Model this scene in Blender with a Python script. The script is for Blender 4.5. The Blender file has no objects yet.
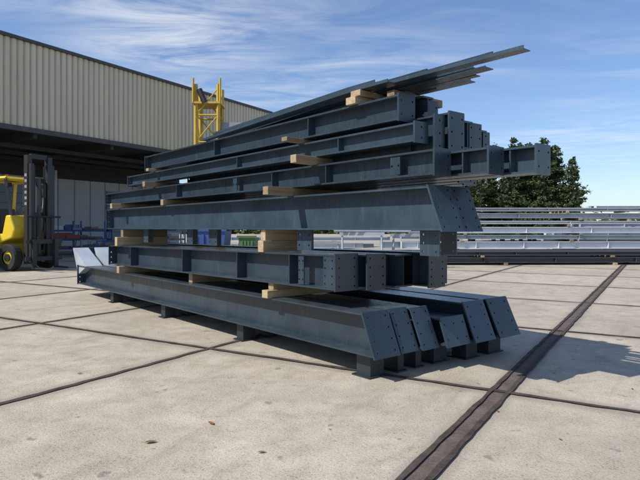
import bpy, math, random
from mathutils import Vector, Matrix, noise
random.seed(7)
scene = bpy.context.scene

# ------------------------------------------------------------------ materials
def new_mat(name):
    m = bpy.data.materials.new(name); m.use_nodes = True
    nt = m.node_tree
    b = nt.nodes["Principled BSDF"]
    return m, nt, b

def ramp(nt, src, stops):
    r = nt.nodes.new("ShaderNodeValToRGB")
    cr = r.color_ramp
    while len(cr.elements) < len(stops): cr.elements.new(0.5)
    for e, (p, c) in zip(cr.elements, stops):
        e.position = p
        e.color = (c[0], c[1], c[2], 1) if hasattr(c, '__len__') else (c, c, c, 1)
    nt.links.new(src, r.inputs[0])
    return r.outputs[0]

def tex_noise(nt, vec, scale, detail=4, rough=0.55, dist=0):
    n = nt.nodes.new("ShaderNodeTexNoise")
    n.inputs["Scale"].default_value = scale
    n.inputs["Detail"].default_value = detail
    n.inputs["Roughness"].default_value = rough
    n.inputs["Distortion"].default_value = dist
    if vec is not None: nt.links.new(vec, n.inputs["Vector"])
    return n.outputs["Fac"]

def mapping(nt, vec, rot=(0,0,0), scale=(1,1,1), loc=(0,0,0)):
    m = nt.nodes.new("ShaderNodeMapping")
    m.inputs["Rotation"].default_value = rot
    m.inputs["Scale"].default_value = scale
    m.inputs["Location"].default_value = loc
    nt.links.new(vec, m.inputs["Vector"])
    return m.outputs[0]

def mix(nt, fac, a, b, mode='MIX'):
    n = nt.nodes.new("ShaderNodeMix"); n.data_type = 'RGBA'; n.blend_type = mode
    for sock, v in ((n.inputs[0], fac), (n.inputs[6], a), (n.inputs[7], b)):
        if isinstance(v, (int, float)): sock.default_value = v
        elif isinstance(v, tuple): sock.default_value = (v[0], v[1], v[2], 1)
        else: nt.links.new(v, sock)
    return n.outputs[2]

def math_n(nt, op, a, b=None, clamp=False):
    n = nt.nodes.new("ShaderNodeMath"); n.operation = op; n.use_clamp = clamp
    for i, v in enumerate((a, b)):
        if v is None: continue
        if isinstance(v, (int, float)): n.inputs[i].default_value = v
        else: nt.links.new(v, n.inputs[i])
    return n.outputs[0]

def geo_pos(nt):
    return nt.nodes.new("ShaderNodeNewGeometry").outputs["Position"]

def bump(nt, bsdf, h, strength=0.3, dist=0.01):
    b = nt.nodes.new("ShaderNodeBump")
    b.inputs["Strength"].default_value = strength
    b.inputs["Distance"].default_value = dist
    nt.links.new(h, b.inputs["Height"])
    nt.links.new(b.outputs[0], bsdf.inputs["Normal"])

def objscale(nt, c, lo, span):
    oi = nt.nodes.new("ShaderNodeObjectInfo")
    k = math_n(nt, 'MULTIPLY_ADD', oi.outputs["Random"], span)
    k.node.inputs[2].default_value = lo
    vm = nt.nodes.new("ShaderNodeVectorMath"); vm.operation = 'SCALE'
    nt.links.new(c, vm.inputs[0]); nt.links.new(k, vm.inputs["Scale"])
    return vm.outputs[0]

def simple(name, col, rough=0.6, metal=0.0, var=0.25, scale=3.0, objvar=0.0, spec=0.5):
    m, nt, b = new_mat(name)
    p = geo_pos(nt)
    n = tex_noise(nt, p, scale, 4, 0.6)
    c = ramp(nt, n, [(0.25, tuple(x*(1-var) for x in col)), (0.75, tuple(min(1, x*(1+var)) for x in col))])
    if objvar > 0: c = objscale(nt, c, 1-objvar, objvar*2)
    nt.links.new(c, b.inputs["Base Color"])
    b.inputs["Roughness"].default_value = rough
    b.inputs["Metallic"].default_value = metal
    b.inputs["Specular IOR Level"].default_value = spec
    return m

def paint_mat(name, col, objvar=0.2):
    m, nt, b = new_mat(name)
    p = geo_pos(nt)
    n = tex_noise(nt, p, 2.2, 4, 0.62)
    c = ramp(nt, n, [(0.28, tuple(x*0.72 for x in col)), (0.72, tuple(x*1.25 for x in col))])
    c = objscale(nt, c, 1-objvar, objvar*2)
    st = tex_noise(nt, mapping(nt, p, scale=(9, 9, 1.2)), 2.5, 4, 0.7)
    c = mix(nt, ramp(nt, st, [(0.60, 0.0), (0.80, 0.35)]), c, (0.11, 0.13, 0.15))
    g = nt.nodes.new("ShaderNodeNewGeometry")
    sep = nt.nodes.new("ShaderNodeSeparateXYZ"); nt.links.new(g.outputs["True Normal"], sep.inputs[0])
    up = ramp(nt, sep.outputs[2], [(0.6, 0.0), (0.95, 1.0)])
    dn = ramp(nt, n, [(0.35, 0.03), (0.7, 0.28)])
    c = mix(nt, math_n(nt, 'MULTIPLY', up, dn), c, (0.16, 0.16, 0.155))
    nt.links.new(c, b.inputs["Base Color"])
    r = ramp(nt, st, [(0.3, 0.22), (0.7, 0.40)])
    nt.links.new(r, b.inputs["Roughness"])
    return m

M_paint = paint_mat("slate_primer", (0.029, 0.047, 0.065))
M_foot = simple("primer_painted_shade", (0.018, 0.026, 0.034), 0.5, 0, 0.25)  # beam feet: shade below the flange is put into this darker colour
M_galv = simple("galvanised_steel", (0.40, 0.44, 0.48), 0.42, 0.25, 0.18, 2.0, 0.2)
M_white = simple("white_primer", (0.55, 0.58, 0.62), 0.5, 0.0, 0.08, 2.0, 0.12)
M_black = simple("black_paint", (0.022, 0.022, 0.024), 0.5, 0, 0.2)
M_rubber = simple("tyre_rubber", (0.02, 0.02, 0.02), 0.85, 0, 0.3)
M_yellow = simple("yellow_paint", (0.74, 0.53, 0.04), 0.35, 0, 0.08, 2)
M_craneyel = simple("crane_yellow", (0.50, 0.34, 0.05), 0.5, 0, 0.15, 2)
M_blue = simple("blue_paint", (0.03, 0.07, 0.22), 0.5, 0, 0.3)
M_red = simple("red_paint", (0.24, 0.05, 0.04), 0.5, 0, 0.2)
M_green = simple("green_paint", (0.07, 0.14, 0.05), 0.5, 0, 0.25)
M_grey = simple("grey_paint", (0.25, 0.26, 0.28), 0.6, 0, 0.15)
M_orange = simple("orange_paint", (0.55, 0.16, 0.03), 0.5, 0, 0.15)
M_darksteel = simple("dark_steel", (0.06, 0.065, 0.075), 0.5, 0, 0.2, 2, 0.2)

def wood_mat():
    m, nt, b = new_mat("rough_sawn_timber")
    p = geo_pos(nt)
    ang = math.atan2(0.636, 0.772)
    v = mapping(nt, mapping(nt, p, rot=(0, 0, -ang)), scale=(0.8, 14, 18))
    n = tex_noise(nt, v, 1.6, 4, 0.6, 0.3)
    c = ramp(nt, n, [(0.25, (0.28, 0.195, 0.115)), (0.5, (0.42, 0.315, 0.19)), (0.78, (0.54, 0.43, 0.28))])
    c = objscale(nt, c, 0.45, 0.55)
    nt.links.new(c, b.inputs["Base Color"])
    b.inputs["Roughness"].default_value = 0.75
    bump(nt, b, n, 0.15, 0.003)
    return m
M_wood = wood_mat()

AX = Vector((0.519, 0.855, 0)).normalized()
BX = Vector((0.855, -0.519, 0)).normalized()
JS = 3.54
def ground_mat():
    m, nt, b = new_mat("yard_concrete")
    p = geo_pos(nt)
    ang = math.atan2(BX.y, BX.x)
    pr = mapping(nt, p, rot=(0, 0, -ang))
    off = mapping(nt, pr, loc=(1.245, -5.22, 0))
    sn = nt.nodes.new("ShaderNodeVectorMath"); sn.operation = 'SNAP'
    nt.links.new(off, sn.inputs[0]); sn.inputs[1].default_value = (JS, JS, 100)
    wn = nt.nodes.new("ShaderNodeTexWhiteNoise"); nt.links.new(sn.outputs[0], wn.inputs["Vector"])
    big = tex_noise(nt, p, 0.45, 4, 0.6, 0.3)
    med = tex_noise(nt, p, 2.6, 6, 0.78, 0.2)
    fine = tex_noise(nt, p, 60, 3, 0.8)
    c = ramp(nt, med, [(0.25, (0.34, 0.29, 0.22)), (0.5, (0.50, 0.445, 0.355)), (0.75, (0.63, 0.565, 0.455))])
    c = mix(nt, ramp(nt, big, [(0.36, 0.6), (0.58, 0.0)]), c, (0.37, 0.325, 0.26))
    c = mix(nt, 1.0, c, ramp(nt, wn.outputs["Value"], [(0, 0.86), (1, 1.0)]), 'MULTIPLY')
    c = mix(nt, 1.0, c, ramp(nt, fine, [(0.30, 0.42), (0.48, 0.98), (0.72, 1.0)]), 'MULTIPLY')
    vo = nt.nodes.new("ShaderNodeTexVoronoi"); vo.inputs["Scale"].default_value = 34
    nt.links.new(p, vo.inputs["Vector"])
    sp = ramp(nt, vo.outputs["Distance"], [(0.10, 0.8), (0.26, 0.0)])
    spm = ramp(nt, med, [(0.42, 1.0), (0.58, 0.0)])
    c = mix(nt, math_n(nt, 'MULTIPLY', sp, spm), c, (0.15, 0.13, 0.105))
    stn = tex_noise(nt, mapping(nt, pr, scale=(1.0, 0.22, 1)), 1.5, 5, 0.72, 0.6)
    c = mix(nt, ramp(nt, stn, [(0.54, 0.0), (0.72, 0.5)]), c, (0.22, 0.19, 0.155))
    # darker weathering that has collected along the slab edges
    spot = tex_noise(nt, p, 5.1, 2, 0.5)
    c = mix(nt, ramp(nt, spot, [(0.68, 0.0), (0.72, 0.55)]), c, (0.13, 0.12, 0.10))
    fr = nt.nodes.new("ShaderNodeVectorMath"); fr.operation = 'SUBTRACT'
    nt.links.new(off, fr.inputs[0]); nt.links.new(sn.outputs[0], fr.inputs[1])
    s2 = nt.nodes.new("ShaderNodeSeparateXYZ"); nt.links.new(fr.outputs[0], s2.inputs[0])
    ed = None
    for o in (s2.outputs[0], s2.outputs[1]):
        d_ = math_n(nt, 'MINIMUM', o, math_n(nt, 'SUBTRACT', JS, o))
        ed = d_ if ed is None else math_n(nt, 'MINIMUM', ed, d_)
    edj = math_n(nt, 'SUBTRACT', ed, math_n(nt, 'MULTIPLY', med, 0.16))
    c = mix(nt, ramp(nt, edj, [(0.0, 0.50), (0.10, 0.0)]), c, (0.22, 0.19, 0.155))
    nt.links.new(c, b.inputs["Base Color"])
    b.inputs["Roughness"].default_value = 0.85
    b.inputs["Specular IOR Level"].default_value = 0.3
    bump(nt, b, tex_noise(nt, p, 40, 2, 0.8), 0.5, 0.012)
    return m
M_ground = ground_mat()

def joint_mat(name, col, hi):
    m, nt, b = new_mat(name)
    p = geo_pos(nt)
    c = ramp(nt, tex_noise(nt, p, 6, 4, 0.7), [(0.3, col), (0.72, hi)])
    c = mix(nt, ramp(nt, tex_noise(nt, p, 40, 3), [(0.45, 0.0), (0.7, 0.5)]), c, hi)
    nt.links.new(c, b.inputs["Base Color"]); b.inputs["Roughness"].default_value = 0.9
    b.inputs["Specular IOR Level"].default_value = 0.2
    return m
M_joint = joint_mat("tar_joint", (0.032, 0.025, 0.022), (0.10, 0.08, 0.07))
M_band = joint_mat("joint_band", (0.065, 0.050, 0.043), (0.17, 0.135, 0.115))

# ------------------------------------------------------------------ mesh builder
class MB:
    def __init__(self): self.v = []; self.f = []; self.m = []; self.mats = []
    def mi(self, mat):
        if mat not in self.mats: self.mats.append(mat)
        return self.mats.index(mat)
    def hexa(self, p, mat):
        o = len(self.v); self.v += [Vector(q) for q in p]
        i = self.mi(mat)
        for f in ((0,3,2,1),(4,5,6,7),(0,1,5,4),(1,2,6,5),(2,3,7,6),(3,0,4,7)):
            self.f.append(tuple(o+k for k in f)); self.m.append(i)
    def box(self, x0,x1,y0,y1,z0,z1, mat, fn=None):
        fn = fn or (lambda a,b,c: (a,b,c))
        self.hexa([fn(x0,y0,z0),fn(x1,y0,z0),fn(x1,y1,z0),fn(x0,y1,z0),
                   fn(x0,y0,z1),fn(x1,y0,z1),fn(x1,y1,z1),fn(x0,y1,z1)], mat)
    def poly(self, pts, mat):
        o = len(self.v); self.v += [Vector(q) for q in pts]
        self.f.append(tuple(range(o, o+len(pts)))); self.m.append(self.mi(mat))
    def prism(self, pts2, fn, a, b, mat):
        n = len(pts2); o = len(self.v); i = self.mi(mat)
        self.v += [Vector(fn(u,v,a)) for u,v in pts2] + [Vector(fn(u,v,b)) for u,v in pts2]
        self.f.append(tuple(o+k for k in range(n))[::-1]); self.m.append(i)
        self.f.append(tuple(o+n+k for k in range(n))); self.m.append(i)
        for k in range(n):
            k2 = (k+1) % n
            self.f.append((o+k, o+k2, o+n+k2, o+n+k)); self.m.append(i)
    def bar(self, p, q, r, mat, n=4, r2=None):
        p = Vector(p); q = Vector(q); d = (q-p).normalized()
        a = d.orthogonal().normalized(); b = d.cross(a); r2 = r if r2 is None else r2
        o = len(self.v); i = self.mi(mat)
        for c, rr in ((p, r), (q, r2)):
            for k in range(n):
                an = 2*math.pi*(k+0.5)/n
                self.v.append(c + a*math.cos(an)*rr + b*math.sin(an)*rr)
        for k in range(n):
            k2 = (k+1) % n
            self.f.append((o+k, o+k2, o+n+k2, o+n+k)); self.m.append(i)
        self.f.append(tuple(o+k for k in range(n))[::-1]); self.m.append(i)
        self.f.append(tuple(o+n+k for k in range(n))); self.m.append(i)
    def hole_plate(self, fn, a0,a1,b0,b1, na,nb, r, th, mat, cells=None):
        i = self.mi(mat)
        ca = (a1-a0)/na; cb = (b1-b0)/nb
        for ia in range(na):
            for ib in range(nb):
                xa, xb = a0+ia*ca, a0+(ia+1)*ca
                ya, yb = b0+ib*cb, b0+(ib+1)*cb
                cx, cy = (xa+xb)/2, (ya+yb)/2
                hx = cx + (-(0.18*ca) if (na > 1 and ia == 0) else (0.18*ca if (na > 1 and ia == na-1) else 0))
                hole = cells is None or (ia, ib) in cells
                outer = [(xb,cy),(xb,yb),(cx,yb),(xa,yb),(xa,cy),(xa,ya),(cx,ya),(xb,ya)]
                for c, rev in ((0.0, True), (th, False)):
                    o = len(self.v)
                    if hole:
                        self.v += [Vector(fn(x,y,c)) for x,y in outer]
                        self.v += [Vector(fn(hx+r*math.cos(k*math.pi/4), cy+r*math.sin(k*math.pi/4), c)) for k in range(8)]
                        for k in range(8):
                            k2 = (k+1) % 8
                            f = (o+k, o+k2, o+8+k2, o+8+k)
                            self.f.append(f[::-1] if rev else f); self.m.append(i)
                    else:
                        self.v += [Vector(fn(x,y,c)) for x,y in ((xa,ya),(xb,ya),(xb,yb),(xa,yb))]
                        f = (o,o+1,o+2,o+3)
                        self.f.append(f[::-1] if rev else f); self.m.append(i)
                if hole:
                    o = len(self.v)
                    for c in (0.0, th):
                        self.v += [Vector(fn(hx+r*math.cos(k*math.pi/4), cy+r*math.sin(k*math.pi/4), c)) for k in range(8)]
                    for k in range(8):
                        k2 = (k+1) % 8
                        self.f.append((o+k, o+k2, o+8+k2, o+8+k)); self.m.append(i)
        cs = [(a0,b0),(a1,b0),(a1,b1),(a0,b1)]
        for k in range(4):
            (x,y),(x2,y2) = cs[k], cs[(k+1)%4]
            self.poly([fn(x,y,0), fn(x2,y2,0), fn(x2,y2,th), fn(x,y,th)], mat)
    def make(self, name, parent=None, smooth=False, bevel=0, origin=None):
        me = bpy.data.meshes.new(name)
        if origin is None:
            mn = Vector([min(v[i] for v in self.v) for i in range(3)])
            mx = Vector([max(v[i] for v in self.v) for i in range(3)])
            origin = (mn+mx)/2; origin.z = mn.z
        origin = Vector(origin)
        me.from_pydata([tuple(v-origin) for v in self.v], [], self.f)
        for m in self.mats: me.materials.append(m)
        for p, i in zip(me.polygons, self.m): p.material_index = i; p.use_smooth = smooth
        ob = bpy.data.objects.new(name, me); scene.collection.objects.link(ob)
        ob.location = origin
        if parent:
            ob.parent = parent
        if bevel:
            md = ob.modifiers.new("bevel", 'BEVEL'); md.width = bevel; md.segments = 2; md.limit_method = 'ANGLE'
        return ob

def empty(name, loc=(0,0,0)):
    e = bpy.data.objects.new(name, None); scene.collection.objects.link(e); e.location = loc
    return e

# ------------------------------------------------------------------ ground
mb = MB()
mb.poly([(-900,-900,0),(900,-900,0),(900,900,0),(-900,900,0)], M_ground)
mb.make("ground", origin=(0,0,0))

def joint_strip(mb, axis, perp, c, w, a0, a1, z, mat, seg=0.12, jit=0.12):
    n = max(2, int((a1-a0)/seg)); o = len(mb.v); i = mb.mi(mat)
    for k in range(n+1):
        a = a0+(a1-a0)*k/n
        wob = (noise.noise(Vector((a*0.9, c*3.1, 0)))*0.12)*w
        w1 = w*(0.5+jit*noise.noise(Vector((a*5.3, c, 1.7)))); w2 = w*(0.5+jit*noise.noise(Vector((a*5.1, c, 9.7))))
        for d in (-w1, w2):
            q = axis*a + perp*(c+wob+d)
            mb.v.append(Vector((q.x, q.y, z)))
    for k in range(n):
        mb.f.append((o+2*k, o+2*k+1, o+2*k+3, o+2*k+2)); mb.m.append(i)

mb = MB()
for k in range(-4, 9):
    c = -1.245-JS*k
    if k == 0: continue
    joint_strip(mb, AX, BX, c, 0.070, -12, 60, 0.008, M_joint, jit=0.35)
for k in range(-2, 13):
    joint_strip(mb, BX, AX, 5.22+JS*k, 0.062, -45, 30, 0.012, M_joint, jit=0.35)
mb.make("expansion_joints", origin=(0,0,0))
mb = MB()
joint_strip(mb, AX, BX, -1.245, 0.15, -12, 60, 0.004, M_band, jit=0.06)
joint_strip(mb, AX, BX, -1.245-0.075, 0.040, -12, 60, 0.016, M_joint, jit=0.35)
joint_strip(mb, AX, BX, -1.245+0.075, 0.040, -12, 60, 0.016, M_joint, jit=0.35)
mb.make("drainage_channel", origin=(0,0,0))

# ------------------------------------------------------------------ steel stack frame
def F(s, t, z):
    return (0.44-0.636*s+0.772*t, 5.45+0.772*s+0.636*t, z)

def steel_beam(t, b, h, s0, s1, z0, z1=None, slant=0.0, tw=0.012, tf=0.018, stiff=(), plate=True,
          holes=(2,4), platepad=0.012, far_plate=True, feet=(), cleats=(), sidecl=(), skew=0.0, mat=None, far_slant=0.0):
    mat = mat or M_paint
    z1 = z0 if z1 is None else z1
    mb = MB()
    def P(s, tt, zr):
        f = (s-s0)/(s1-s0)
        return F(s, tt+skew*f, z0+(z1-z0)*f+zr)
    def near(zr): return s0+slant*zr/h
    def far(zr): return s1-far_slant*zr/h
    def seg(ta, tb, za, zb):
        mb.hexa([P(near(za),ta,za),P(far(za),ta,za),P(far(za),tb,za),P(near(za),tb,za),
                 P(near(zb),ta,zb),P(far(zb),ta,zb),P(far(zb),tb,zb),P(near(zb),tb,zb)], mat)
    seg(t, t+b, 0, tf); seg(t, t+b, h-tf, h)
    tm = t+b/2
    seg(tm-tw/2, tm+tw/2, tf, h-tf)
    for s in stiff:
        mb.box(s, s+0.014, t+0.006, tm-tw/2, tf, h-tf, mat, P)
        mb.box(s, s+0.014, tm+tw/2, t+b-0.006, tf, h-tf, mat, P)
    pp = platepad
    if plate:
        fn = lambda a, bb, c: P(near(bb)-c, a, bb)
        na, nb = holes
        mb.hole_plate(fn, t-pp, t+b+pp, -pp, h+pp, na, nb, 0.011, 0.02, mat)
    if far_plate:
        fn = lambda a, bb, c: P(far(bb)+c, a, bb)
        mb.hole_plate(fn, t-pp, t+b+pp, -pp, h+pp, 2, 4, 0.013, 0.02, mat)
    for (s, w, fh) in feet:
        mb.box(s, s+w, t+0.13, t+0.146, -fh, 0, M_foot, P)
        mb.box(s, s+0.016, t+0.146, t+b-0.02, -fh, 0, M_foot, P)
        mb.box(s+w-0.016, s+w, t+0.146, t+b-0.02, -fh, 0, M_foot, P)
        mb.box(s-0.03, s+w+0.03, t+0.09, t+b, -fh-0.002, -fh+0.012, M_foot, P)
    for (s, w, ch, nh) in cleats:
        fn = lambda a, bb, c: P(a, t+b*0.45+c, bb)
        mb.hole_plate(fn, s, s+w, -ch, 0.0, 2, nh, 0.013, 0.014, mat)
        mb.box(s+w*0.5-0.007, s+w*0.5+0.007, t+b*0.45+0.014, t+b-0.02, -ch, 0, mat, P)
    for (s, w, za, zb, nh) in sidecl:
        fn = lambda a, bb, c: P(a, t+0.004+c, bb)
        mb.hole_plate(fn, s, s+w, za, zb, 2, nh, 0.012, 0.012, mat)
    return mb.make("steel_beam")

# --- layer 1
ft = [(0.06,0.2,0.246),(2.45,0.16,0.246),(4.9,0.16,0.246),(7.35,0.16,0.246)]
steel_beam(0.0, 0.34, 0.41, -0.12, 9.25, 0.25, slant=0.17, feet=ft, holes=(2,4))
steel_beam(0.40,0.24, 0.41, -0.10, 9.2, 0.25, slant=0.17, feet=ft, stiff=(2,4,6))
steel_beam(0.68,0.24, 0.40, -0.14, 9.3, 0.25, slant=0.17, feet=ft, stiff=(2,4,6))
steel_beam(0.98,0.38, 0.28, -0.22, 9.0, 0.25, slant=0.10, feet=ft, holes=(3,2))
steel_beam(1.42,0.36, 0.41, -0.26, 9.2, 0.25, slant=0.17, feet=[(-.05,.2,.246)]+ft[1:])
steel_beam(1.86,0.40, 0.41, -0.28, 9.1, 0.25, slant=0.19, feet=[(-.05,.2,.246)]+ft[1:])
mb = MB()
for t in (0.02, 0.5, 1.0):
    mb.hexa([F(9.3,t,0.45),F(8.7,t,0.665),F(8.7,t+.34,0.665),F(9.3,t+.34,0.45),
             F(9.7,t,1.02),F(9.68,t,1.04),F(9.68,t+.34,1.04),F(9.7,t+.34,1.02)], M_galv)  # light grey puts the sky reflection on these sloped plates into their colour
mb.make("haunch_plates")
# --- layer 2
z2n, z2f = 0.85, 0.79
steel_beam(0.0, 0.30, 0.37, 0.45, 7.2, z2n, z2f, stiff=(1.25,2.4,4.0,6.1), sidecl=((0.47,0.17,0.02,0.35,4),(0.98,0.10,0.03,0.34,3)))
steel_beam(0.37,0.26, 0.36, 0.36, 7.5, z2n, z2f, stiff=(0.5,1.5))
steel_beam(0.70,0.28, 0.36, 0.26, 7.3, z2n, z2f, stiff=(0.5,1.5), plate=False)
steel_beam(1.04,0.26, 0.38, 0.08, 7.4, z2n, z2f, stiff=(0.3,1.5), holes=(2,5))
steel_beam(1.36,0.26, 0.36, 0.30, 7.2, z2n, z2f)
# --- layer 3
cl = [(1.0,0.26,0.235,2),(3.15,0.24,0.235,2),(3.9,.2,.235,2),(5.6,.2,.235,2)]
steel_beam(0.0, 0.28, 0.385, -0.92, 7.35, 1.48, slant=0.15, cleats=[(-0.80,0.22,0.23,3)]+cl, holes=(2,5))
steel_beam(0.33,0.26, 0.385, -0.90, 7.3, 1.48, slant=0.15, cleats=[(-0.74,0.22,0.23,3)], holes=(2,5))
steel_beam(0.68,0.26, 0.36, 0.0, 7.3, 1.48)
steel_beam(1.02,0.26, 0.36, 0.2, 7.4, 1.48)
steel_beam(1.36,0.26, 0.36, 0.5, 7.2, 1.48)
# --- layer 4
steel_beam(0.0, 0.20, 0.22, -0.84, 7.4, 1.96, stiff=(0.6,1.6,4.2), holes=(2,2), sidecl=((-0.45,.12,.03,.19,1),(2.4,.1,.03,.19,1)))
steel_beam(0.26,0.20, 0.22, -1.20, 7.2, 1.96, stiff=(-.95,), holes=(2,2))
steel_beam(0.52,0.20, 0.23, -1.48, 7.2, 1.96, stiff=(-1.25,), holes=(2,2))
steel_beam(0.80,0.20, 0.22, -0.5, 7.2, 1.96)
steel_beam(1.08,0.20, 0.22, -0.35, 7.2, 1.96)
steel_beam(1.36,0.20, 0.22, 0.0, 7.2, 1.96)
# --- layer 5
steel_beam(0.0, 0.16, 0.17, -0.62, 6.2, 2.27, stiff=(0.4,2.4), holes=(1,2))
steel_beam(0.20,0.12, 0.32, -0.68, 1.2, 2.20, holes=(1,3), stiff=(-.4,))
steel_beam(0.36,0.20, 0.36, -0.72, 1.4, 2.20, holes=(2,3), stiff=(-.5,))
steel_beam(0.60,0.16, 0.27, -0.70, 5.0, 2.25, holes=(1,3), plate=False)
steel_beam(0.80,0.18, 0.27, -0.62, 5.2, 2.25, holes=(2,3))
steel_beam(1.02,0.12, 0.24, -0.60, 5.2, 2.25, holes=(1,3), plate=False)
steel_beam(1.18,0.12, 0.24, -0.50, 5.2, 2.25, holes=(1,3))
# --- layer 6
steel_beam(0.0, 0.20, 0.235, -0.43, 5.4, 2.49, stiff=(0.9,3.0), holes=(2,2))
steel_beam(0.24,0.10, 0.235, -0.30, 5.6, 2.56, holes=(1,2))
steel_beam(0.38,0.16, 0.20, -0.40, 5.3, 2.575, holes=(2,2), plate=False)
steel_beam(0.60,0.16, 0.24, -0.25, 5.2, 2.54, holes=(2,2))
# --- top: thin angles and flats
for (t, w, h, s0, s1, z) in ((0.10,.10,.03,-1.62,2.9,2.865),(0.18,.06,.05,-1.30,3.2,2.89),(0.30,.12,.015,-1.15,3.1,2.865),
                          (0.45,.07,.04,-0.95,3.0,2.865),(0.0,.08,.03,-0.30,3.3,2.862),(0.58,.08,.04,-0.8,3.8,2.865),
                          (0.34,.08,.03,-1.0,2.6,2.90),(0.03,.07,.03,-0.1,3.0,2.90),(0.2,.10,.012,-0.6,3.4,2.945),(0.48,.06,.03,-0.4,2.8,2.91)):
    mb = MB()
    zz = lambda s: (-0.11*max(0,(s-0.2)/2.8))
    N = 8
    P = lambda a,b,c: F(a, b+0.02*(a-s0)*math.sin(s0*9), c+zz(a))
    for k in range(N):
        a, b_ = s0+(s1-s0)*k/N, s0+(s1-s0)*(k+1)/N
        mb.box(a,b_,t,t+w,z,z+0.007,M_paint,P)
        mb.box(a,b_,t,t+0.007,z+0.007,z+h,M_paint,P)
    mb.make("steel_angle")

def batten(s, ws, t0, t1, z0, z1, yaw=0.0):
    mb = MB()
    def P(a,b,c): return F(a+yaw*(b-t0), b, c)
    mb.box(s, s+ws, t0, t1, z0, z1, M_wood, P)
    mb.make("wooden_batten", bevel=0.006)
batten(1.60,0.12,-0.06,2.3,0.662,0.755,0.02); batten(1.62,0.11,0.04,1.7,0.755,0.842,0.0)
batten(6.4,0.12,-0.10,2.3,0.662,0.79,0.02)
batten(3.9,0.12,0.12,2.3,0.662,0.81,0.0)
batten(1.75,0.12,-0.02,0.62,1.205,1.345,0.10); batten(1.78,0.10,0.03,0.55,1.345,1.479,0.0)
batten(6.5,0.12,-0.10,0.9,1.165,1.33); batten(6.52,0.12,0.02,0.9,1.33,1.479)
batten(1.15,0.10,-0.36,1.5,1.866,1.958,0.08)
batten(4.6,0.10,-0.04,1.5,1.866,1.958,0.0)
batten(6.6,0.10,-0.16,1.5,1.866,1.958,0.0)
batten(0.72,0.10,-0.30,1.2,2.183,2.268,0.10)
batten(5.0,0.10,-0.18,1.2,2.183,2.268,0.0)
batten(0.95,0.10,-0.25,0.7,2.442,2.488,0.10)
batten(5.0,0.10,-0.12,0.7,2.442,2.488,0.0)
batten(0.10,0.14,-0.04,1.0,2.727,2.80,0.0); batten(0.05,0.14,-0.02,0.85,2.80,2.860,0.10)
batten(-0.15,0.10,0.25,1.0,2.78,2.860,0.0)

# ------------------------------------------------------------------ warehouse
def clad_mat():
    m, nt, b = new_mat("cream_cladding")
    p = geo_pos(nt)
    c = ramp(nt, tex_noise(nt, mapping(nt, p, scale=(1,1,0.15)), 1.2, 4, 0.65), [(0.3, (0.52,0.475,0.34)), (0.7, (0.63,0.58,0.43))])
    nt.links.new(c, b.inputs["Base Color"]); b.inputs["Roughness"].default_value = 0.5
    return m
M_clad = clad_mat()
M_cladgroove = simple("cladding_groove_shade", (0.38,0.35,0.26), 0.6, 0, 0.15, 1)  # darker copy of the cladding, paints shade into the grooves between ribs
M_trim = simple("dark_trim", (0.05,0.05,0.055), 0.5)
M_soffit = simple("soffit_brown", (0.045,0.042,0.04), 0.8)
M_inner = simple("inner_wall_panels", (0.44,0.46,0.49), 0.6, 0, 0.10, 0.6)
M_door = simple("dock_door_grey", (0.22,0.25,0.29), 0.6, 0, 0.08, 1)
def W(k, d, z): return (-13.7+0.519*k-0.855*d, 24+0.855*k+0.519*d, z)
wh = empty("warehouse", W(0,0,0))
def whpart(mb, name):
    ob = mb.make(name); ob.location -= wh.location; ob.parent = wh; return ob
K0, K1, ZC, ZT = -32, 19.5, 6.0, 9.8
PITCH = 0.30
mb = MB(); k = K0
while k < K1-PITCH:
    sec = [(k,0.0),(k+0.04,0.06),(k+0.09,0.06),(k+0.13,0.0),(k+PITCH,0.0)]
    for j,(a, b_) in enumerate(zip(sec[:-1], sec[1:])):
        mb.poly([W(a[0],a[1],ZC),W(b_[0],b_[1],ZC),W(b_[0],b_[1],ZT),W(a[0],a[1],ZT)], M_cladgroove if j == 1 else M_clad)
    k += PITCH
mb.poly([W(k,0,ZC),W(K1,0,ZC),W(K1,0,ZT),W(k,0,ZT)], M_clad)
d = 0.0
while d < 30:
    for a, b_ in (((d,0),(d+.19,0)),((d+.19,0),(d+.22,.045)),((d+.22,.045),(d+.31,.045)),((d+.31,.045),(d+.34,0))):
        zb = 0 if d > 9 else ZC
        mb.poly([W(K1+a[1],a[0],zb),W(K1+b_[1],b_[0],zb),W(K1+b_[1],b_[0],ZT),W(K1+a[1],a[0],ZT)], M_clad)
    d += .34
whpart(mb, "cladding")
mb = MB()
mb.box(K0-.1,K1+.12,-0.12,0.12,ZT+.002,ZT+.14,M_trim,W)
mb.box(K1-.1,K1+.12,0.12,30,ZT+.002,ZT+.14,M_trim,W)
mb.box(K0-.1,K1+.1,-0.10,0.12,ZC-.22,ZC-.002,M_trim,W)
whpart(mb, "edge_trims")
mb = MB(); mb.box(K0,K1-.15,0.14,30,ZT-.2,ZT-.05,M_trim,W); whpart(mb, "roof")
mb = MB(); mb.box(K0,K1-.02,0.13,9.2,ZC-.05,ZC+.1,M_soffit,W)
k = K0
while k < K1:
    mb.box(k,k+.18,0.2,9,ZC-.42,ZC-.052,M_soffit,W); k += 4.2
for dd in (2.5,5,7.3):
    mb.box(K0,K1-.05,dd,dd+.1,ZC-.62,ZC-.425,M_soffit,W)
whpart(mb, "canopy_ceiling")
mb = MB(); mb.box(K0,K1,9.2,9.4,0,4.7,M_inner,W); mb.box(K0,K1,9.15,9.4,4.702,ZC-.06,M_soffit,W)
k = K0
while k < K1:
    mb.box(k,k+.04,9.17,9.2,0,4.7,M_door,W); k += 1.2
whpart(mb, "inner_wall")
mb = MB()
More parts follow.
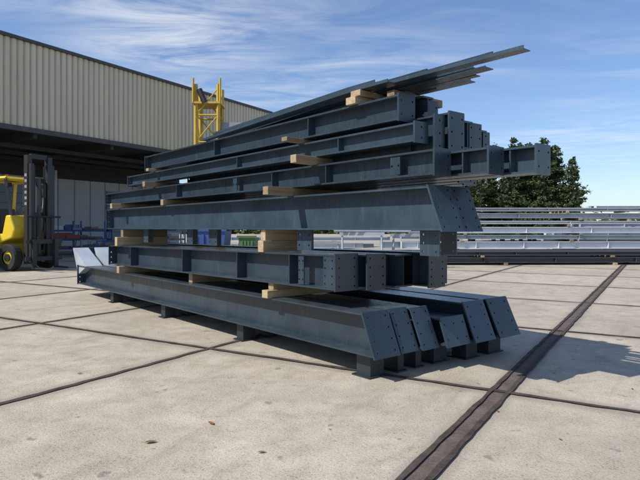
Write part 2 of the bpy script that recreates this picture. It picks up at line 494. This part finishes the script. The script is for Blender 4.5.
for kk in (-12,-3,3.0,12.5):
    mb.box(kk,kk+3.4,9.10,9.165,0,4.1,M_door,W)
    for j in range(1,7):
        mb.box(kk,kk+3.4,9.085,9.10,j*.6,j*.6+.03,M_trim,W)
whpart(mb, "dock_doors")
mb = MB()
for kk in (-20,-8,19.2):
    mb.box(kk,kk+.28,0.15,0.43,0,ZC-.43,M_grey,W)
for kk in (1.2,8.4,15.5):
    mb.box(kk,kk+.16,8.9,9.08,0,5.2,M_white,W)
whpart(mb, "columns")

# ------------------------------------------------------------------ yellow crane tower
mb = MB()
x0,x1,y0,y1 = -6.65,-5.45,30,31.2
for x in (x0,x1):
    for y in (y0,y1):
        mb.bar((x,y,0),(x,y,9.2),0.11,M_craneyel)
z = 0.3
while z < 9.0:
    for a, b_ in (((x0,y0),(x1,y0)),((x1,y0),(x1,y1)),((x1,y1),(x0,y1)),((x0,y1),(x0,y0))):
        mb.bar((a[0],a[1],z),(b_[0],b_[1],z),0.05,M_craneyel)
        if z+1.45 < 9.2: mb.bar((a[0],a[1],z),(b_[0],b_[1],z+1.45),0.04,M_craneyel)
    z += 1.45
mb.box(x0-.15,x1+.15,y0-.15,y1+.15,8.15,8.25,M_craneyel)
for x in (x0-.12, x1+.12):
    mb.bar((x,y0-.12,8.2),(x,y0-.12,9.5),0.06,M_craneyel)
mb.box(x1+.12,x1+1.2,y0+.2,y1-.2,6.6,7.2,M_grey)
mb.bar((x0+.2,y0-.1,8.9),(x0+.5,y0-.1,8.2),0.16,M_black,8)
mb.make("crane_tower")

# ------------------------------------------------------------------ forklift
def forklift():
    root = empty("forklift_truck", (-10.55,20.2,0))
    root.rotation_euler = (0,0,math.radians(-24))
    def part(mb, name, bevel=0, smooth=False):
        ob = mb.make(name, origin=(0,0,0), bevel=bevel, smooth=smooth); ob.parent = root
    ident = lambda u,v,w: (u,w,v)
    mb = MB()
    mb.prism([(-2.95,0.55),(-2.75,0.35),(-2.0,0.35),(-1.85,1.0),(-1.3,1.05),(-1.1,0.4),(-0.55,0.4),(-0.5,0.95),(0.2,1.15),(0.32,1.45),(0.1,1.95),(-0.12,1.95),(-0.30,1.3),(-1.15,1.3),(-1.3,1.85),(-2.5,1.9),(-2.9,1.6)], ident, -0.78, 0.78, M_yellow)
    part(mb, "body", 0.05)
    mb = MB()
    mb.prism([(-2.92,1.0),(-2.8,1.0),(-2.78,1.5),(-2.9,1.5)], ident, -0.5, 0.5, M_black)
    mb.prism([(-1.15,1.31),(-0.6,1.31),(-0.6,1.5),(-0.95,1.55),(-1.05,2.2),(-1.2,2.2)], ident, -0.3, 0.3, M_black)
    mb.bar((0.0,0,1.6),(-0.25,0,2.1),0.03,M_black,6)
    mb.prism([(-1.0,0.45),(-0.6,0.45),(-0.6,0.6),(-1.0,0.6)], ident, -0.86, -0.79, M_black)
    mb.prism([(-1.05,0.75),(-0.58,0.75),(-0.58,0.85),(-1.05,0.85)], ident, -0.86, -0.79, M_black)
    mb.prism([(-2.3,1.15),(-1.5,1.15),(-1.5,1.45),(-2.3,1.45)], ident, -0.79, -0.782, M_black)
    c = Vector((-0.27,0,2.12)); pts=[]
    for k in range(12):
        a=2*math.pi*k/12; pts.append(c+Vector((math.cos(a)*0.08, math.sin(a)*0.2, math.cos(a)*0.18)))
    for k in range(12): mb.bar(pts[k],pts[(k+1)%12],0.018,M_black,6)
    part(mb, "seat_and_controls")
    mb = MB()
    for y in (-0.68,0.68):
        mb.bar((0.18,y,1.3),(-0.25,y,3.25),0.07,M_black)
        mb.bar((-1.65,y,1.75),(-1.5,y,3.25),0.07,M_yellow)
        mb.bar((-0.2,y,3.25),(-1.55,y,3.25),0.08,M_yellow)
    mb.bar((-0.25,-.68,3.25),(-0.25,.68,3.25),0.08,M_yellow)
    mb.bar((-1.5,-.68,3.25),(-1.5,.68,3.25),0.08,M_yellow)
    for i in range(7):
        x=-0.42-i*0.16
        mb.bar((x,-.66,3.27),(x,.66,3.27),0.03,M_black)
    mb.bar((-1.5,0.3,3.3),(-1.5,0.3,3.52),0.07,M_orange,8)
    mb.box(-0.18,-0.08,-.72,-.56,2.95,3.1,M_black); mb.box(-0.18,-0.08,.56,.72,2.95,3.1,M_black)
    part(mb, "overhead_guard")
    mb = MB()
    for y in (-0.42,0.42):
        mb.box(0.46,0.64,y-.09,y+.09,0.25,4.05,M_black)
        mb.box(0.66,0.78,y-.14+.08*(1 if y<0 else -1),y+.06,0.3,3.75,M_black)
        mb.bar((0.3,y*0.7,0.9),(0.5,y*0.7,2.6),0.05,M_grey,8)
    for z in (0.5,1.9,3.1,3.95):
        mb.box(0.48,0.60,-.33,.33,z,z+.16,M_black)
    mb.bar((0.55,0,0.6),(0.55,0,3.3),0.09,M_darksteel,8)
    for yy in (-.2,.2): mb.bar((0.60,yy,0.6),(0.60,yy,3.7),0.03,M_black,5)
    for i in range(6):
        mb.box(0.50,0.60,-0.515,-0.512,2.3+i*.2,2.40+i*.2,M_grey)
    part(mb, "mast")
    mb = MB()
    mb.box(0.80,0.87,-.75,.75,0.35,0.5,M_black); mb.box(0.80,0.87,-.75,.75,0.95,1.1,M_black)
    for i in range(6): mb.bar((0.835,-.6+i*.24,1.1),(0.835,-.6+i*.24,1.9),0.025,M_black)
    mb.bar((0.835,-.7,1.9),(0.835,.7,1.9),0.035,M_black)
    for y in (-0.45,0.45):
        mb.box(0.88,0.94,y-.08,y+.08,0.08,1.1,M_black)
        mb.hexa([(0.94,y-.08,.08),(2.2,y-.06,.08),(2.2,y+.06,.08),(0.94,y+.08,.08),(0.94,y-.08,.14),(2.2,y-.06,.095),(2.2,y+.06,.095),(0.94,y+.08,.14)],M_black)
    part(mb, "fork_carriage")
    for nm, x, r in (("front",0.05,0.47),("rear",-1.95,0.40)):
        for sd, y in (("left",0.72),("right",-0.72)):
            mb = MB(); n=24; prof=[(r*0.5,-.14),(r*0.92,-.16),(r,-.10),(r,.10),(r*0.92,.16),(r*0.5,.14)]
            for k in range(n):
                a=2*math.pi*k/n
                for (rr,yy) in prof: mb.v.append(Vector((x+rr*math.cos(a), y+yy, r+rr*math.sin(a))))
            i=mb.mi(M_rubber); L=len(prof)
            for k in range(n):
                k2=(k+1)%n
                for j in range(L-1):
                    mb.f.append((k*L+j,k*L+j+1,k2*L+j+1,k2*L+j)); mb.m.append(i)
            mb.bar((x,y-.09,r),(x,y+.09,r),r*0.5,M_yellow,20)
            mb.bar((x,y-.14,r),(x,y+.14,r),r*0.28,M_black,12)
            part(mb, f"wheel_{nm}_{sd}")
forklift()

# ------------------------------------------------------------------ yard objects
def rack(name, x0,x1,y0,y1,h, levels, mat, load, seed=5):
    root = empty(name, (x0,y0,0)); rr = random.Random(seed)
    mb = MB()
    nb = 2
    for i in range(nb+1):
        x = x0+(x1-x0)*i/nb
        for y in (y0,y1): mb.box(x-.04,x+.04,y-.04,y+.04,0,h,mat)
        mb.bar((x,y0,0.2),(x,y1,h-.2),0.02,mat)
    for l in range(levels):
        z = 0.3+(h-.4)*l/levels
        for y in (y0,y1): mb.box(x0+.04,x1-.04,y-.03,y+.03,z,z+.1,mat)
    ob = mb.make("frame"); ob.location -= root.location; ob.parent = root
    mb = MB()
    for l in range(levels):
        z = 0.402+(h-.4)*l/levels; x = x0+.1
        while x < x1-.5:
            w = rr.uniform(.15,.8); hh = rr.uniform(.06,(h-.4)/levels-.16)
            mb.box(x,x+w,y0-rr.uniform(0,.2),y1-.1,z,z+hh,rr.choice(load)); x += w+rr.uniform(.03,.2)
    ob = mb.make("load"); ob.location -= root.location; ob.parent = root
rack("storage_rack",-15.4,-11.9,31,32,1.9,3,M_blue,[M_grey,M_red,M_blue,M_darksteel,M_darksteel,M_galv,M_wood])
rack("storage_rack",-11.2,-8.2,33,34,1.8,3,M_grey,[M_grey,M_blue,M_darksteel,M_wood],8)
def crate(x,y,w,dp,h,mat,name="stillage_crate"):
    mb = MB()
    for a in (x,x+w-.06):
        for b_ in (y,y+dp-.06): mb.box(a,a+.06,b_,b_+.06,0,h,mat)
    for z in (.12,h*.5,h-.08):
        for b_ in (y+.01,y+dp-.05): mb.box(x+.06,x+w-.06,b_,b_+.04,z,z+.06,mat)
        for a in (x+.01,x+w-.05): mb.box(a,a+.04,y+.06,y+dp-.06,z,z+.06,mat)
    mb.box(x+.06,x+w-.06,y+.06,y+dp-.06,.10,.13,mat)
    mb.box(x+.1,x+w-.15,y+.1,y+dp-.12,.135,h*.7,M_darksteel)
    mb.make(name)
crate(-11.0,27.5,1.1,.9,.9,M_blue); crate(-9.7,28.0,1.1,.9,.8,M_galv); crate(-12.4,29.0,1.0,.9,.9,M_grey)

def skip(name, x0,x1,y0,y1,z0,z1,mat):
    mb = MB(); t=.06; f=.18
    def P(a,b,c):
        k = (c-z0)/(z1-z0); cx=(x0+x1)/2; return (cx+(a-cx)*(1-f+f*k), b, c)
    mb.box(x0,x1,y0,y0+t,z0,z1,mat,P); mb.box(x0,x1,y1-t,y1,z0,z1,mat,P)
    mb.box(x0,x0+t,y0+t,y1-t,z0,z1,mat,P); mb.box(x1-t,x1,y0+t,y1-t,z0,z1,mat,P)
    mb.box(x0+t,x1-t,y0+t,y1-t,z0,z0+.05,mat,P)
    for i in range(1,5):
        x = x0+(x1-x0)*i/5; mb.box(x-.04,x+.04,y0-.05,y0-.003,z0+.05,z1-.1,mat,P)
    mb.box(x0-.05,x1+.05,y0-.06,y0+.001,z1+.002,z1+.08,mat)
    for x in (x0+.4,x1-.5): mb.box(x,x+.1,y0+.1,y1-.1,0,z0,M_black)
    mb.make(name)
skip("waste_skip",-4.6,-3.3,19.5,20.9,0.15,1.38,M_blue)
skip("waste_skip",-2.9,-2.3,19.9,21.2,0.15,1.15,M_green)

def trestle(x,y,w,h,mat):
    mb = MB()
    mb.box(x,x+w,y-.06,y+.06,h-.12,h,mat)
    for xx in (x+.1,x+w-.1):
        mb.bar((xx,y,h-.12),(xx,y-.35,0),0.035,mat); mb.bar((xx,y,h-.12),(xx,y+.35,0),0.035,mat)
        mb.bar((xx,y-.22,.4),(xx,y+.22,.4),0.025,mat)
    mb.bar((x+.1,y,.5),(x+w-.1,y,.5),0.025,mat)
    mb.make("steel_trestle")
trestle(0.7,20.0,1.6,1.35,M_galv); trestle(2.6,20.6,1.4,1.3,M_galv); trestle(-0.4,21.4,1.2,1.0,M_grey)
for i in range(7):
    mb = MB(); mb.bar((0.5+.1*i,19.6+.12*i,1.40+.02*(i%3)),(4.4-.2*i,20.9+.1*i,1.36+.03*(i%2)),0.035,M_galv,6); mb.make("steel_tube")

def yard_beam(cx, cy, L, yaw, b, h, z, mat, name):
    mb = MB(); c, s = math.cos(yaw), math.sin(yaw)
    def P(a,bb,cc): return (cx+a*c-bb*s, cy+a*s+bb*c, cc)
    tf=.025
    mb.box(0,L,0,b,z,z+tf,mat,P); mb.box(0,L,0,b,z+h-tf,z+h,mat,P)
    mb.box(0,L,b/2-.01,b/2+.01,z+tf,z+h-tf,mat,P)
    q = rr.uniform(.6,2.5)
    while q < L: mb.box(q,q+.02,.01,b-.01,z+tf,z+h-tf,mat,P); q += rr.uniform(1.5,4.5)
    mb.box(-.025,0,-.01,b+.01,z-.01,z+h+.01,mat,P)
    mb.make(name)
rr = random.Random(11)
def stack(x0, y0, L, yaw, levels, nrow, name="galvanised_beam", mats=(M_white,M_galv,M_galv)):
    z = 0.0
    for li, (h, dx, dl, mat) in enumerate(levels):
        gap = rr.choice((.08,.10,.13))
        for q in (0.2+rr.uniform(-.04,.04), 0.5+rr.uniform(-.04,.04), 0.8):
            mb = MB(); c, s = math.cos(yaw), math.sin(yaw)
            def P(a,bb,cc): return (x0+a*c-bb*s, y0+a*s+bb*c, cc)
            mb.box(L*q,L*q+.12,-.12,nrow*.45,z+.001,z+gap-.005,M_wood,P); mb.make("wooden_batten")
        z += gap
        for r in range(nrow):
            yard_beam(x0+dx+rr.uniform(-.9,.9)-r*.45*math.sin(yaw), y0+r*.42, L+dl+rr.uniform(-1,1), yaw+rr.uniform(-.004,.004), .28, h-rr.uniform(0,.05), z, mat if mat else rr.choice(mats), name)
        z += h
stack(4.0,22.5,15,math.radians(2),[(.22,0,0,M_darksteel),(.20,.4,0,M_darksteel)],4,"dark_steel_beam")
stack(3.0,26.0,17,math.radians(1),[(.36,0,0,M_darksteel),(.34,.6,0,None),(.20,1.0,0,None),(.30,2.2,-2,None),(.18,3.4,-2,None),(.24,4.4,-3,None),(.16,4.9,-3,None)],4)
stack(13.0,30.0,16,math.radians(-2),[(.4,0,0,None),(.4,0,0,None),(.3,0,0,None),(.4,.5,0,None),(.35,1,0,None),(.3,1.5,0,None)],3)
stack(-4.5,27.0,6.5,math.radians(3),[(.3,0,0,M_darksteel),(.25,.2,0,None),(.2,.3,0,None)],4)

# ------------------------------------------------------------------ trees
def leaf_mat(name, a, b_, c_):
    m, nt, b = new_mat(name)
    p = geo_pos(nt)
    c = ramp(nt, tex_noise(nt, p, 0.9, 4, 0.7), [(0.3, a), (0.5, b_), (0.72, c_)])
    nt.links.new(c, b.inputs["Base Color"]); b.inputs["Roughness"].default_value = 0.7
    b.inputs["Specular IOR Level"].default_value = 0.2
    return m
M_needle = leaf_mat("conifer_needles", (0.024,0.040,0.018),(0.055,0.078,0.032),(0.11,0.125,0.05))
M_leaf = leaf_mat("deciduous_leaves", (0.03,0.05,0.02),(0.065,0.085,0.03),(0.11,0.12,0.05))
M_bark = simple("bark", (0.07,0.055,0.04), 0.9)

def leafquad(mb, c, size, mat, rnd, droop=0):
    d = Vector((rnd.gauss(0,1), rnd.gauss(0,1), rnd.gauss(0,.6)-droop)).normalized()
    a = d*size; b_ = d.orthogonal().normalized()
    b_ = (Matrix.Rotation(rnd.uniform(0,6.28),3,d) @ b_)*size*0.45
    mb.poly([c-a, c+b_, c+a, c-b_], mat)

def conifer(x, y, H, Rb, seed):
    rnd = random.Random(seed); mb = MB()
    mb.bar((x,y,0),(x,y,H*0.97),0.02*H,M_bark,8,0.02)
    z = H*0.10
    while z < H*0.98:
        f = (z-H*0.10)/(H*0.9)
        R0 = Rb*(1-f)**0.75*(0.9+0.25*math.sin(z*1.3+seed))+0.15
        nb = max(4,int(9*(1-f))+4)
        for i in range(nb):
            if rnd.random() < 0.12: continue
            a = rnd.uniform(0,6.283); L = R0*rnd.uniform(0.5,1.2)
            dv = Vector((math.cos(a),math.sin(a),-0.10+0.45*f))
            base = Vector((x,y,z+rnd.uniform(-.2,.2)))
            tip = base+dv*L
            if L > 0.8: mb.bar(base, tip, 0.05, M_bark, 3, 0.01)
            n = int(18+24*L/1.5)
            for j in range(n):
                q = rnd.uniform(0.15,1.08)
                wd = 0.17*L*(1.1-q)+0.07
                c = base+dv*L*q+Vector((rnd.gauss(0,wd),rnd.gauss(0,wd),rnd.gauss(-.05,.10)))
                leafquad(mb, c, rnd.uniform(.10,.22), M_needle, rnd, .3)
        z += H*0.034*rnd.uniform(.8,1.3)
    mb.make("conifer_tree")

def deciduous(x, y, H, R0, seed, name="deciduous_tree"):
    rnd = random.Random(seed); mb = MB()
    mb.bar((x,y,0),(x,y,H*0.5),0.03*H,M_bark,8,0.018*H)
    for i in range(14):
        a = rnd.uniform(0,6.283); el = rnd.uniform(.3,1.3)
        st = Vector((x,y,H*rnd.uniform(.28,.52)))
        e = st+Vector((math.cos(a)*math.cos(el),math.sin(a)*math.cos(el),math.sin(el)))*R0*rnd.uniform(.7,1.2)
        mb.bar(st,e,0.012*H,M_bark,5,0.03)
        for j in range(6):
            cc = st.lerp(e, rnd.uniform(.5,1.15))+Vector((rnd.gauss(0,.5),rnd.gauss(0,.5),rnd.gauss(0,.5)))
            rc = rnd.uniform(.5,1.0)
            mb.bar(st.lerp(e,.6),cc,0.04,M_bark,3,0.01)
            for q in range(60):
                v = Vector((rnd.gauss(0,1),rnd.gauss(0,1),rnd.gauss(0,.8))).normalized()*rc*rnd.uniform(.4,1.05)
                leafquad(mb, cc+v, rnd.uniform(.12,.22), M_leaf, rnd)
    mb.make(name)

for (x, y, H, Rb, sd) in ((15.5,58,9.5,2.4,1),(18.9,61,10.8,2.6,2),(20.3,59,11.2,2.6,3),(23.2,62,11.4,2.6,4),(23.2,58,11.0,2.4,5),(25.3,60,10.6,2.4,6),(25.7,57,8.8,1.9,7),(14.3,61,8.5,2.2,8),(21.7,60.5,10.8,2.6,9),(24.3,59,9.9,2.4,10)):
    conifer(x, y, H, Rb, sd)
deciduous(17.5,64,8.5,3.2,21); deciduous(21.5,66,9.5,3.0,22); deciduous(24.5,64,8.0,2.6,23)

mb = MB(); rnd = random.Random(9)
x = -150
while x < 200:
    Y = 140+rnd.uniform(-8,8); Hh = rnd.uniform(3.5,6.5)
    for j in range(120):
        mbv = Vector((x+rnd.gauss(0,3.2), Y+rnd.gauss(0,2), abs(rnd.gauss(0,.5))*Hh))
        if mbv.z < Hh: leafquad(mb, mbv, rnd.uniform(.6,1.1), M_leaf, rnd)
    x += 2.6
mb.make("distant_trees")

# ------------------------------------------------------------------ fallen leaves
M_dry = simple("dry_leaf", (0.24,0.09,0.03), 0.8, 0, 0.3, 30)
M_dry2 = simple("olive_leaf", (0.16,0.15,0.04), 0.8, 0, 0.3, 30)
def leaf(x,y,s,yaw,mat):
    mb = MB(); c, sn = math.cos(yaw), math.sin(yaw)
    def P(a,b): return (x+s*(a*c-b*sn), y+s*(a*sn+b*c), 0.006+s*(.45*abs(b)+.12*a*a))
    mid=[P(-1,0),P(-.6,0),P(0,0),P(.5,0),P(1,0)]
    up=[P(-.6,.32),P(0,.42),P(.5,.28)]; dn=[P(-.6,-.32),P(0,-.42),P(.5,-.28)]
    for sd in (up,dn):
        mb.poly([mid[0],mid[1],sd[0]],mat); mb.poly([mid[1],mid[2],sd[1],sd[0]],mat)
        mb.poly([mid[2],mid[3],sd[2],sd[1]],mat); mb.poly([mid[3],mid[4],sd[2]],mat)
    mb.bar(P(-1,0),P(-1.4,.1),s*.03,mat,3)
    mb.make("fallen_leaf")
for (x,y,s,a,m) in ((-0.835,4.286,.04,2.2,M_dry),(-1.18,3.907,.045,.4,M_dry2),(-0.387,3.733,.03,.2,M_dry2),(1.451,4.565,.02,1,M_dry),(-2.466,5.753,.03,1,M_dry),(1.698,3.962,.018,2,M_dry),(0.074,4.158,.015,0,M_dry2),(-3.4,5.0,.02,1,M_dry2),(2.9,5.2,.02,1,M_dry)):
    leaf(x,y,s,a,m)

# ------------------------------------------------------------------ light, sky
SD = Vector((-0.87,-0.49,0)).normalized(); EL = math.radians(45)
to_sun = Vector((SD.x*math.cos(EL), SD.y*math.cos(EL), math.sin(EL)))
sl = bpy.data.lights.new("sun", 'SUN'); sl.energy = 5.0; sl.angle = math.radians(0.5); sl.color = (1.0,0.95,0.87)
so = bpy.data.objects.new("sun", sl); scene.collection.objects.link(so)
so.rotation_euler = (-to_sun).to_track_quat('-Z','Y').to_euler(); so.location = (-20,-20,30)

w = bpy.data.worlds.new("World"); scene.world = w; w.use_nodes = True
nt = w.node_tree; bg = nt.nodes["Background"]
sky = nt.nodes.new("ShaderNodeTexSky"); sky.sky_type = 'NISHITA'; sky.sun_disc = False
sky.sun_elevation = EL; sky.sun_rotation = math.atan2(SD.x, SD.y)
sky.air_density = 1.0; sky.dust_density = 0.5; sky.ozone_density = 2.8
tc = nt.nodes.new("ShaderNodeTexCoord")
sep = nt.nodes.new("ShaderNodeSeparateXYZ"); nt.links.new(tc.outputs["Generated"], sep.inputs[0])
zc = math_n(nt, 'MAXIMUM', sep.outputs[2], 0.04)
cx = math_n(nt, 'DIVIDE', sep.outputs[0], zc); cy = math_n(nt, 'DIVIDE', sep.outputs[1], zc)
cb = nt.nodes.new("ShaderNodeCombineXYZ"); nt.links.new(cx, cb.inputs[0]); nt.links.new(cy, cb.inputs[1])
pl = cb.outputs[0]
st = tex_noise(nt, mapping(nt, pl, rot=(0,0,math.radians(-38)), scale=(0.9,2.0,1)), 1.3, 7, 0.64, 0.8)
msk = tex_noise(nt, mapping(nt, pl, loc=(3.1,1.7,0)), 0.55, 2, 0.5)
wisp = math_n(nt, 'MULTIPLY', ramp(nt, st, [(0.42,0.0),(0.76,0.8)]), ramp(nt, msk, [(0.36,0.10),(0.60,0.75)]))
dv = nt.nodes.new("ShaderNodeVectorMath"); dv.operation='SUBTRACT'
nt.links.new(mapping(nt, pl, scale=(1.0,0.75,1)), dv.inputs[0]); dv.inputs[1].default_value = (-0.78,2.2,0)
ln = nt.nodes.new("ShaderNodeVectorMath"); ln.operation='LENGTH'; nt.links.new(dv.outputs[0], ln.inputs[0])
patch = ramp(nt, ln.outputs["Value"], [(0.0,1.0),(0.8,0.0)])
patch = math_n(nt, 'MULTIPLY', patch, ramp(nt, st, [(0.36,0.0),(0.60,1.0)]))
cl_ = math_n(nt, 'MAXIMUM', wisp, patch)
cl_ = math_n(nt, 'MULTIPLY', cl_, 0.85)
skyc = mix(nt, 1.0, sky.outputs[0], (0.95, 1.0, 1.12), 'MULTIPLY')
c = mix(nt, cl_, skyc, (6.8,7.0,7.3))
nt.links.new(c, bg.inputs[0]); bg.inputs[1].default_value = 0.135

# ------------------------------------------------------------------ camera
cd = bpy.data.cameras.new("camera"); cd.sensor_width = 36; cd.lens = 31.5; cd.shift_y = -12/640
cd.clip_end = 3000; cd.clip_start = 0.05
co = bpy.data.objects.new("camera", cd); scene.collection.objects.link(co)
co.location = (0,0,1.5); co.rotation_euler = (math.radians(90),0,0)
scene.camera = co
scene.view_settings.view_transform = 'Standard'; scene.view_settings.look = 'None'; scene.view_settings.exposure = 0
